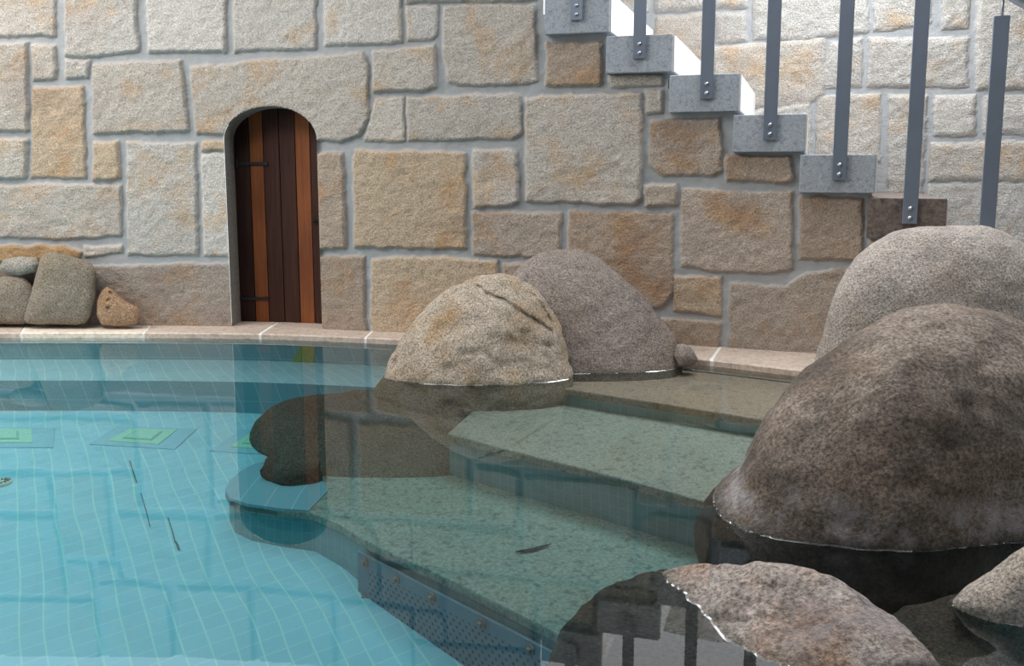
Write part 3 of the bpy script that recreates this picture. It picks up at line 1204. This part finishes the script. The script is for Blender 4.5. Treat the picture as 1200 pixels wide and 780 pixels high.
R7 = rock_mat('submerged_rock', (0.16, 0.125, 0.09), (0.24, 0.19, 0.14), (0.06, 0.05, 0.04), (0.17, 0.12, 0.06), 0.5, 0.5, 0, 15.0)
R8 = rock_mat('olive_rock', (0.29, 0.24, 0.18), (0.39, 0.335, 0.26), (0.18, 0.15, 0.105), (0.33, 0.25, 0.14), 0.4, 0.4, 0, 18.0)
R9 = rock_mat('orange_rock', (0.42, 0.25, 0.14), (0.55, 0.37, 0.24), (0.20, 0.10, 0.06), (0.45, 0.24, 0.10), 0.5, 0.3, 0, 21.0)
R10 = rock_mat('grey_pebble', (0.40, 0.37, 0.32), (0.50, 0.47, 0.42), (0.25, 0.23, 0.2), (0.36, 0.32, 0.26), 0.3, 0.3, 0, 24.0)

boulder('boulder', [(672, 450), (672, 438), (669, 424), (663, 404), (656.5, 377), (647, 358), (634, 343), (620, 331), (605, 324), (584, 321), (562, 322), (541, 329.6), (514, 345),
                    (489.6, 370), (474, 390), (460, 415), (451, 439), (443, 450), (433, 458), (440, 472), (470, 500), (522, 513), (575, 500), (625, 484), (662, 466)],
        (565, 425), lean(2.93, 425, 0.0009), 0.15, R1, 'pale beige boulder with a creased ochre face standing in the pool', base=None, seed=3, ridge=0.010, amp=0.014, tilt=-0.3, back=0.35,
        creases=[([(553, 333), (572, 346), (590, 352), (604, 363), (620, 372), (640, 384), (650, 393)], 0.012, 0.016),
                 ([(625, 345), (634, 358), (644, 374), (655, 398)], 0.010, 0.012), ([(462, 424), (470, 412), (476, 404)], 0.006, 0.008), ([(600, 400), (625, 408), (650, 405)], 0.02, 0.010)])
boulder('boulder', [(802, 435), (801, 425), (796, 410), (790, 392), (777, 377), (760, 352), (742, 335), (717, 317), (705, 306), (685, 295.5), (660, 293), (633, 297), (613, 308),
                    (598, 325), (585, 355), (580, 400), (585, 440), (600, 460), (700, 465), (790, 455)],
        (690, 415), lean(3.10, 415, 0.0009), 0.16, R2, 'mauve grey rounded boulder behind the pale beige one', base=BZ - 0.002, seed=8, amp=0.012, tilt=-0.3, ridge=0.003,
        creases=[([(745, 352), (765, 372), (785, 395)], 0.008, 0.008), ([(640, 310), (668, 316), (690, 312)], 0.008, 0.005)])
boulder('stone', [(793, 404), (800, 402.5), (807, 405), (813, 411), (818, 420), (816, 426), (806, 430), (795, 430), (790, 416)],
        (803, 417), cy(3.05), 0.035, R2, 'small wet pebble at the foot of the mauve grey boulder', 'stone', sub=4, amp=0.003, nscale=12, base=AZ)
boulder('boulder', [(950, 450), (952, 437), (958, 410), (967, 383), (973, 357), (983, 330), (1000, 303), (1020, 285), (1047, 273), (1080, 267), (1120, 265), (1160, 266), (1183, 275),
                    (1204, 288), (1240, 315), (1270, 355), (1285, 410), (1280, 470), (1240, 510), (1120, 520), (1000, 500), (955, 475)],
        (1110, 410), lean(2.62, 410, 0.0003), 0.27, R4, 'tall grey boulder at the foot of the stair behind the brown one', base=AZ - 0.01, seed=14, amp=0.012, nscale=4, sq=0.92, tilt=-0.12)
boulder('boulder', [(818, 605), (822, 588), (838, 570), (856, 558), (868, 545), (880, 520), (895, 492), (915, 465), (940, 437), (955, 425), (985, 402), (1010, 387), (1040, 370),
                    (1070, 360.5), (1110, 357), (1150, 361), (1200, 378), (1260, 412), (1310, 465), (1340, 530), (1345, 600), (1310, 670), (1200, 710), (1000, 710), (860, 690), (828, 645)],
        (1080, 560), lean(1.88, 560, 0.0002), 0.385, R5, 'large dark brown boulder in the right foreground of the pool', base=CZS, seed=23, amp=0.016, nscale=4.5, ridge=0.004, sq=0.95)


def y_water(px, py):
    return at_z(px, py, 0.0)[1]


def y6(x, y):
    k = float(np.interp(x, [640, 720, 775, 830, 900, 1000, 1100], [0.07, 0.05, 0.015, -0.045, -0.08, -0.07, -0.03]))
    if y > 785:
        k = 0.06
    return y_water(x, min(y, 830)) * (1 + k)


boulder('boulder', [(640, 790), (648, 755), (668, 722), (705, 692), (750, 672), (800, 664), (850, 659), (890, 659), (930, 665), (970, 677), (1010, 695), (1045, 720), (1075, 748),
                    (1097, 774), (1120, 810), (1125, 880), (1050, 950), (850, 960), (700, 900)],
        (890, 790), y6, 0.06, R6, 'low flat reddish grey boulder at the bottom edge of the picture', base=CZS, seed=31, amp=0.016, nscale=7, tilt=0.5, ridge=0.006)
boulder('boulder', [(1128, 740), (1118, 705), (1135, 688), (1155, 676), (1170, 664), (1185, 653), (1200, 643), (1230, 630), (1270, 640), (1300, 690), (1290, 760), (1220, 800), (1150, 790)],
        (1215, 715), cy(1.36), 0.12, R4, 'grey boulder tip rising from the water at the right edge', base=CZS, seed=37, amp=0.010, nscale=6, tilt=0.4)


def ysub(x, y):
    return 2.92 - (y - 458) * 0.0036


boulder('submerged_boulder', [(289, 522), (292, 508), (298, 495), (308, 484), (322, 474), (345, 467), (380, 461), (420, 458), (470, 459), (520, 466), (555, 490), (565, 530), (548, 565),
                              (500, 573), (430, 571), (376, 568), (345, 548), (325, 537), (305, 532)],
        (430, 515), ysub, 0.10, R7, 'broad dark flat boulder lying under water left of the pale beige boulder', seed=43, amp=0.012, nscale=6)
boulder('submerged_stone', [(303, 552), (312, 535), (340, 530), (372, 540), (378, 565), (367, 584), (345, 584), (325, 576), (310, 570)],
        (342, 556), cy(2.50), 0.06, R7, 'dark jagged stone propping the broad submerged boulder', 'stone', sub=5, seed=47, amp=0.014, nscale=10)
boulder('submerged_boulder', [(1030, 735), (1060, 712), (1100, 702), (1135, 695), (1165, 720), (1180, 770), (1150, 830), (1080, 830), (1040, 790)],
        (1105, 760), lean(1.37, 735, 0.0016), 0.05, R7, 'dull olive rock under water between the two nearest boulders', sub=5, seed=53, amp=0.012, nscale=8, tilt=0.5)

# thin bright meniscus where the water climbs the rocks
def water_surface_mat():
    m = bpy.data.materials.new('water_edge')
    m.use_nodes = True
    nt = m.node_tree
    nt.nodes.clear()
    out = nt.nodes.new('ShaderNodeOutputMaterial')
    tr = nt.nodes.new('ShaderNodeBsdfTransparent')
    gl = nt.nodes.new('ShaderNodeBsdfGlossy')
    gl.inputs['Roughness'].default_value = 0.25
    fr = nt.nodes.new('ShaderNodeFresnel')
    fr.inputs['IOR'].default_value = 1.4
    mx = nt.nodes.new('ShaderNodeMixShader')
    for a_, b_ in ((fr.outputs[0], mx.inputs[0]), (tr.outputs[0], mx.inputs[1]), (gl.outputs[0], mx.inputs[2]), (mx.outputs[0], out.inputs['Surface'])):
        nt.links.new(a_, b_)
    return m


M['meniscus'] = water_surface_mat()
for rock in [o for o in COL.objects if o.name.split('.')[0] == 'boulder']:
    me = rock.data
    co = np.empty(len(me.vertices) * 3)
    me.vertices.foreach_get('co', co)
    co = co.reshape(-1, 3) + np.array(rock.location)
    tri = np.array([p.vertices[:] for p in me.polygons])
    zt_ = co[tri][:, :, 2]
    hit = np.where((zt_.min(1) < 0) & (zt_.max(1) > 0))[0]
    vn = np.empty(len(me.vertices) * 3)
    me.vertices.foreach_get('normal', vn)
    vn = vn.reshape(-1, 3)
    V, Fc, seen = [], [], {}

    def edge_point(a_, b_):
        key = (min(a_, b_), max(a_, b_))
        if key not in seen:
            t_ = co[a_, 2] / (co[a_, 2] - co[b_, 2])
            p_ = co[a_] + (co[b_] - co[a_]) * t_
            nh = (vn[a_] + (vn[b_] - vn[a_]) * t_) * [1, 1, 0]
            nh = nh / max(np.linalg.norm(nh), 1e-6)
            seen[key] = len(V)
            V.extend([tuple(p_ + nh * 0.0030 + [0, 0, 0.0003]), tuple(p_ + nh * 0.0013 + [0, 0, 0.0009]), tuple(p_ - nh * 0.0005 + [0, 0, 0.0024])])
        return seen[key]

    for h_ in hit:
        t3 = tri[h_]
        ks = [edge_point(t3[i_], t3[(i_ + 1) % 3]) for i_ in range(3) if (co[t3[i_], 2] < 0) != (co[t3[(i_ + 1) % 3], 2] < 0)]
        if len(ks) != 2 or V[ks[0]][1] < 0.3:
            continue
        k_, m_ = ks
        Fc += [(k_, m_, m_ + 1, k_ + 1), (k_ + 1, m_ + 1, m_ + 2, k_ + 2)]
    if Fc:
        o = link_mesh('meniscus', V, Fc, M['meniscus'], wat)

# stones stacked on the coping at the left
YL = float(WALL(-2.3)) - 0.075
boulder('stone', [(47, 303), (53, 297), (62, 295.5), (75, 298), (92, 303), (107, 309), (112, 317), (112, 345), (107, 368), (101, 378), (90, 380), (45, 380), (29, 378), (28, 370), (34, 350), (41, 325)],
        (72, 342), cy(YL - 0.01), 0.072, R8, 'squarish olive grey stone slab leaning on the wall left of the door', 'stone', sub=5, seed=61, amp=0.006, nscale=8, sq=0.65, base=CZ)
boulder('stone', [(-38, 350), (-30, 332), (0, 324), (15, 322.5), (30, 326), (38, 335), (40, 350), (36, 372), (28, 380), (-30, 380)],
        (2, 353), cy(YL + 0.01), 0.06, R8, 'pale olive round stone at the left edge beneath a flat pebble', 'stone', sub=5, seed=67, amp=0.006, nscale=8, sq=0.8, base=CZ)
boulder('stone', [(-1, 313), (4, 304), (24, 300), (42, 302), (47, 308), (43, 318), (25, 323.5), (6, 320.5)],
        (23, 312), cy(YL + 0.01), 0.05, R10, 'flat grey pebble balanced on top of the round olive stone', 'stone', sub=5, seed=71, amp=0.004, nscale=10)
boulder('stone', [(114, 352), (119, 340), (126, 335.5), (132, 339), (147, 353), (163, 360), (165, 369), (161, 379), (140, 381), (119, 380), (113, 368)],
        (134, 362), cy(YL - 0.02), 0.055, R9, 'small orange brown stone pitted with dark holes beside the slab', 'stone', sub=5, seed=73, amp=0.005, nscale=12, sq=0.75, base=CZ,
        pits=[(130, 343.5, 0.010, 0.014), (127, 352, 0.009, 0.014), (127, 361, 0.011, 0.016), (120, 348, 0.008, 0.01), (131, 367, 0.007, 0.01)])

# ------------------------------------------------------------------ fittings under water
def at_floor(px, py):
    z = -0.35
    for _ in range(30):
        z = floor_z(at_z(px, py, z)[1])
    return at_z(px, py, z)


def quad_plate(name, corners, lift, th, mat, parent=None):
    P = [at_floor(*c) + np.array([0, 0, lift]) for c in corners]
    v, f = hexa([p for p in P] + [p + np.array([0, 0, th]) for p in P])
    o = link_mesh(name, v, f, mat, parent, smooth=False)
    fix_normals(o)
    return o


M['inlay_border'] = plain('blue_grey_mosaic', (0.44, 0.63, 0.68), 0.5, 0, 0.12, 120)
M['inlay_green'] = plain('green_mosaic', (0.62, 0.80, 0.56), 0.5, 0, 0.12, 120)
M['inlay_line'] = plain('dark_green_mosaic', (0.36, 0.58, 0.42), 0.5, 0, 0.15, 120)


def shrink(c, k):
    m = np.mean(np.array(c, float), 0)
    return [tuple(m + (np.array(p) - m) * k) for p in c]


for outer, inner, lab in (
        ([(105, 521), (205, 527), (231, 503), (136, 501)], [(126, 518), (186, 522), (207, 505), (153, 503.5)], 'green mosaic square with blue border on the pool floor, middle one of three'),
        ([(-65, 525), (62, 525), (64, 502), (-40, 501)], [(-45, 520), (38, 520), (37, 504), (-25, 504)], 'green mosaic square with blue border on the pool floor cut by the left edge'),
        ([(246, 529), (325, 534), (352, 506), (283, 504)], [(270, 525), (315, 528), (332, 509), (294, 508)], 'green mosaic square with blue border half hidden behind the dark submerged boulder')):
    root = empty('mosaic_inlay', at_floor(*np.mean(np.array(outer), 0)))
    tag(root, lab, 'mosaic', 'mosaic squares on the pool floor')
    quad_plate('border', outer, 0.0, 0.004, M['inlay_border'], root)
    quad_plate('green_field', inner, 0.001, 0.006, M['inlay_green'], root)
    quad_plate('inner_line', shrink(inner, 0.58), 0.002, 0.007, M['inlay_line'], root)
    quad_plate('inner_field', shrink(inner, 0.50), 0.003, 0.008, M['inlay_green'], root)
wi = [at_wall(x, y, 0, lambda q: EDGE(q) + 0.008) for x, y in ((342, 424), (367, 424.5), (369, 406), (352, 405))]
v, f = hexa([p for p in wi] + [p + np.array([0, -0.006, 0]) for p in wi])
o = link_mesh('mosaic_inlay', v, f, plain('ochre_green_mosaic', (0.42, 0.46, 0.14), 0.5, 0, 0.3, 60), smooth=False)
fix_normals(o)
tag(o, 'small yellow green mosaic patch on the pool wall below the coping by the door', 'mosaic')

# cracked, darkened grout
M['crack'] = plain('dark_grout', (0.10, 0.16, 0.16), 0.9)
V, Fc = [], []
for line, wpx in (([(152, 540), (157, 556), (160, 566)], 1.6), ([(165, 578), (171, 598), (176, 618)], 1.3), ([(177, 609), (197, 607)], 0.8), ([(177, 619), (196, 617)], 0.8),
                  ([(197, 607), (202, 623), (205, 634)], 1.6), ([(205, 634), (208, 639), (210, 645)], 3.2)):
    for a, b in zip(line[:-1], line[1:]):
        q = [at_floor(a[0] - wpx / 2, a[1]), at_floor(a[0] + wpx / 2, a[1]), at_floor(b[0] + wpx / 2, b[1]), at_floor(b[0] - wpx / 2, b[1])]
        n = len(V)
        V += [tuple(p + np.array([0, 0, 0.002])) for p in q]
        Fc.append((n, n + 1, n + 2, n + 3))
o = link_mesh('trim_3', V, Fc, M['crack'], smooth=False)
tag(o, 'dark cracked grout lines in the pool floor', 'crack', kind='structure')

# round floor inlet at the left edge
c = at_floor(2, 566)
inl = empty('floor_inlet', c)
tag(inl, 'round pale floor inlet with radial slots at the left edge of the pool', 'pool inlet')
v, f = tube(c, c + np.array([0, 0, 0.008]), 0.034, 28, 0.030)
link_mesh('cover', v, f, plain('pale_plastic', (0.85, 0.82, 0.62), 0.5), inl)
for k in range(12):
    t = 2 * math.pi * k / 12
    e, n_ = np.array([math.cos(t), math.sin(t), 0]), np.array([-math.sin(t), math.cos(t), 0]) * 0.0025
    a, b = c + e * 0.010 + [0, 0, 0.0075], c + e * 0.028 + [0, 0, 0.0075]
    v, f = hexa([a - n_, b - n_, b + n_, a + n_, a - n_ + [0, 0, .0018], b - n_ + [0, 0, .0018], b + n_ + [0, 0, .0018], a + n_ + [0, 0, .0018]])
    link_mesh('slot', v, f, M['iron'], inl, smooth=False)

# perforated steel panel on the front of the lowest step
pa, pb = at_z(424, 629, CZS), at_z(668, 750, CZS)
pa[2] = pb[2] = 0
dv = (pb - pa) / np.linalg.norm(pb - pa)
nv = np.array([dv[1], -dv[0], 0])
if nv @ (np.array([-1.0, -0.5, 0])) < 0:
    nv = -nv
LEN = float(np.linalg.norm(pb - pa))


def panel_mat():
    m, nt, b = new_mat('perforated_steel')
    tc = nt.nodes.new('ShaderNodeTexCoord').outputs['Object']
    sx = nt.nodes.new('ShaderNodeSeparateXYZ')
    nt.links.new(tc, sx.inputs[0])
    x, _, z = sx.outputs
    s = 0.0215
    row = mathn(nt, 'DIVIDE', z, s * 0.62)
    odd = mathn(nt, 'MULTIPLY', mathn(nt, 'MODULO', mathn(nt, 'ABSOLUTE', mathn(nt, 'FLOOR', row)), 2.0), 0.5)
    fx = mathn(nt, 'SUBTRACT', mathn(nt, 'FRACT', mathn(nt, 'ADD', mathn(nt, 'DIVIDE', x, s), odd)), 0.5)
    fz = mathn(nt, 'MULTIPLY', mathn(nt, 'SUBTRACT', mathn(nt, 'FRACT', row), 0.5), 0.62)
    dd = mathn(nt, 'SQRT', mathn(nt, 'ADD', mathn(nt, 'MULTIPLY', fx, fx), mathn(nt, 'MULTIPLY', fz, fz)))
    hole = ramp(nt, dd, 0.17, 0.23, 1, 0)
    inside = mathn(nt, 'MULTIPLY', mathn(nt, 'GREATER_THAN', x, 0.045), mathn(nt, 'LESS_THAN', z, -0.032))
    hole = mathn(nt, 'MULTIPLY', hole, inside)
    nt.links.new(mixc(nt, hole, (0.17, 0.25, 0.30), (0.015, 0.03, 0.05)), b.inputs['Base Color'])
    b.inputs['Roughness'].default_value = 0.5
    b.inputs['Metallic'].default_value = 0.0
    return m


ang = math.atan2(dv[1], dv[0])
org = pa + nv * 0.012
org[2] = CZS - 0.036
panel = empty('perforated_panel', org)
panel.rotation_euler = (0, 0, ang)
tag(panel, 'perforated steel panel bolted to the front of the lowest granite step', 'grille')
me_v, me_f = hexa([(0, -.004, -0.22), (LEN, -.004, -0.26), (LEN, .004, -0.26), (0, .004, -0.22), (0, -.004, 0), (LEN, -.004, 0), (LEN, .004, 0), (0, .004, 0)])


def local_part(name, v, f, mat, root):
    me = bpy.data.meshes.new(name)
    me.from_pydata([tuple(map(float, p)) for p in v], [], f)
    me.materials.append(mat)
    o = bpy.data.objects.new(name, me)
    COL.objects.link(o)
    o.parent = root
    fix_normals(o)
    return o


local_part('plate', me_v, me_f, panel_mat(), panel)
side = -1 if (np.array([math.sin(ang), -math.cos(ang), 0]) @ nv) > 0 else 1
M['rust_bolt'] = plain('dull_red_bolt', (0.30, 0.22, 0.20), 0.5, 0.2, 0.2)
for bx, bz in ((0.035, -0.018), (0.03, -0.12), (0.165, -0.018), (0.30, -0.018), (0.47, -0.018), (0.62, -0.018), (0.40, -0.17)):
    if bx < LEN:
        v, f = merge(tube((bx, side * 0.003, bz), (bx, side * 0.009, bz), 0.014, 16), tube((bx, side * 0.009, bz), (bx, side * 0.016, bz), 0.008, 6, 0.007))
        local_part('bolt', v, f, M['rust_bolt'], panel)

# thin dark twig on the lowest step
tp = [at_z(x, y, CZS + 0.006) for x, y in ((604, 646), (615, 645), (627, 643), (638, 639.5), (646, 637))]
parts = [tube(tp[i], tp[i + 1], (0.0015, 0.004, 0.005, 0.003, 0.001)[i], 8, (0.0015, 0.004, 0.005, 0.003, 0.001)[i + 1]) for i in range(4)]
v, f = merge(*parts)
o = link_mesh('twig', v, f, plain('dark_twig', (0.03, 0.035, 0.06), 0.8), None, tp[2])
tag(o, 'thin dark twig lying under water on the lowest granite step', 'twig')
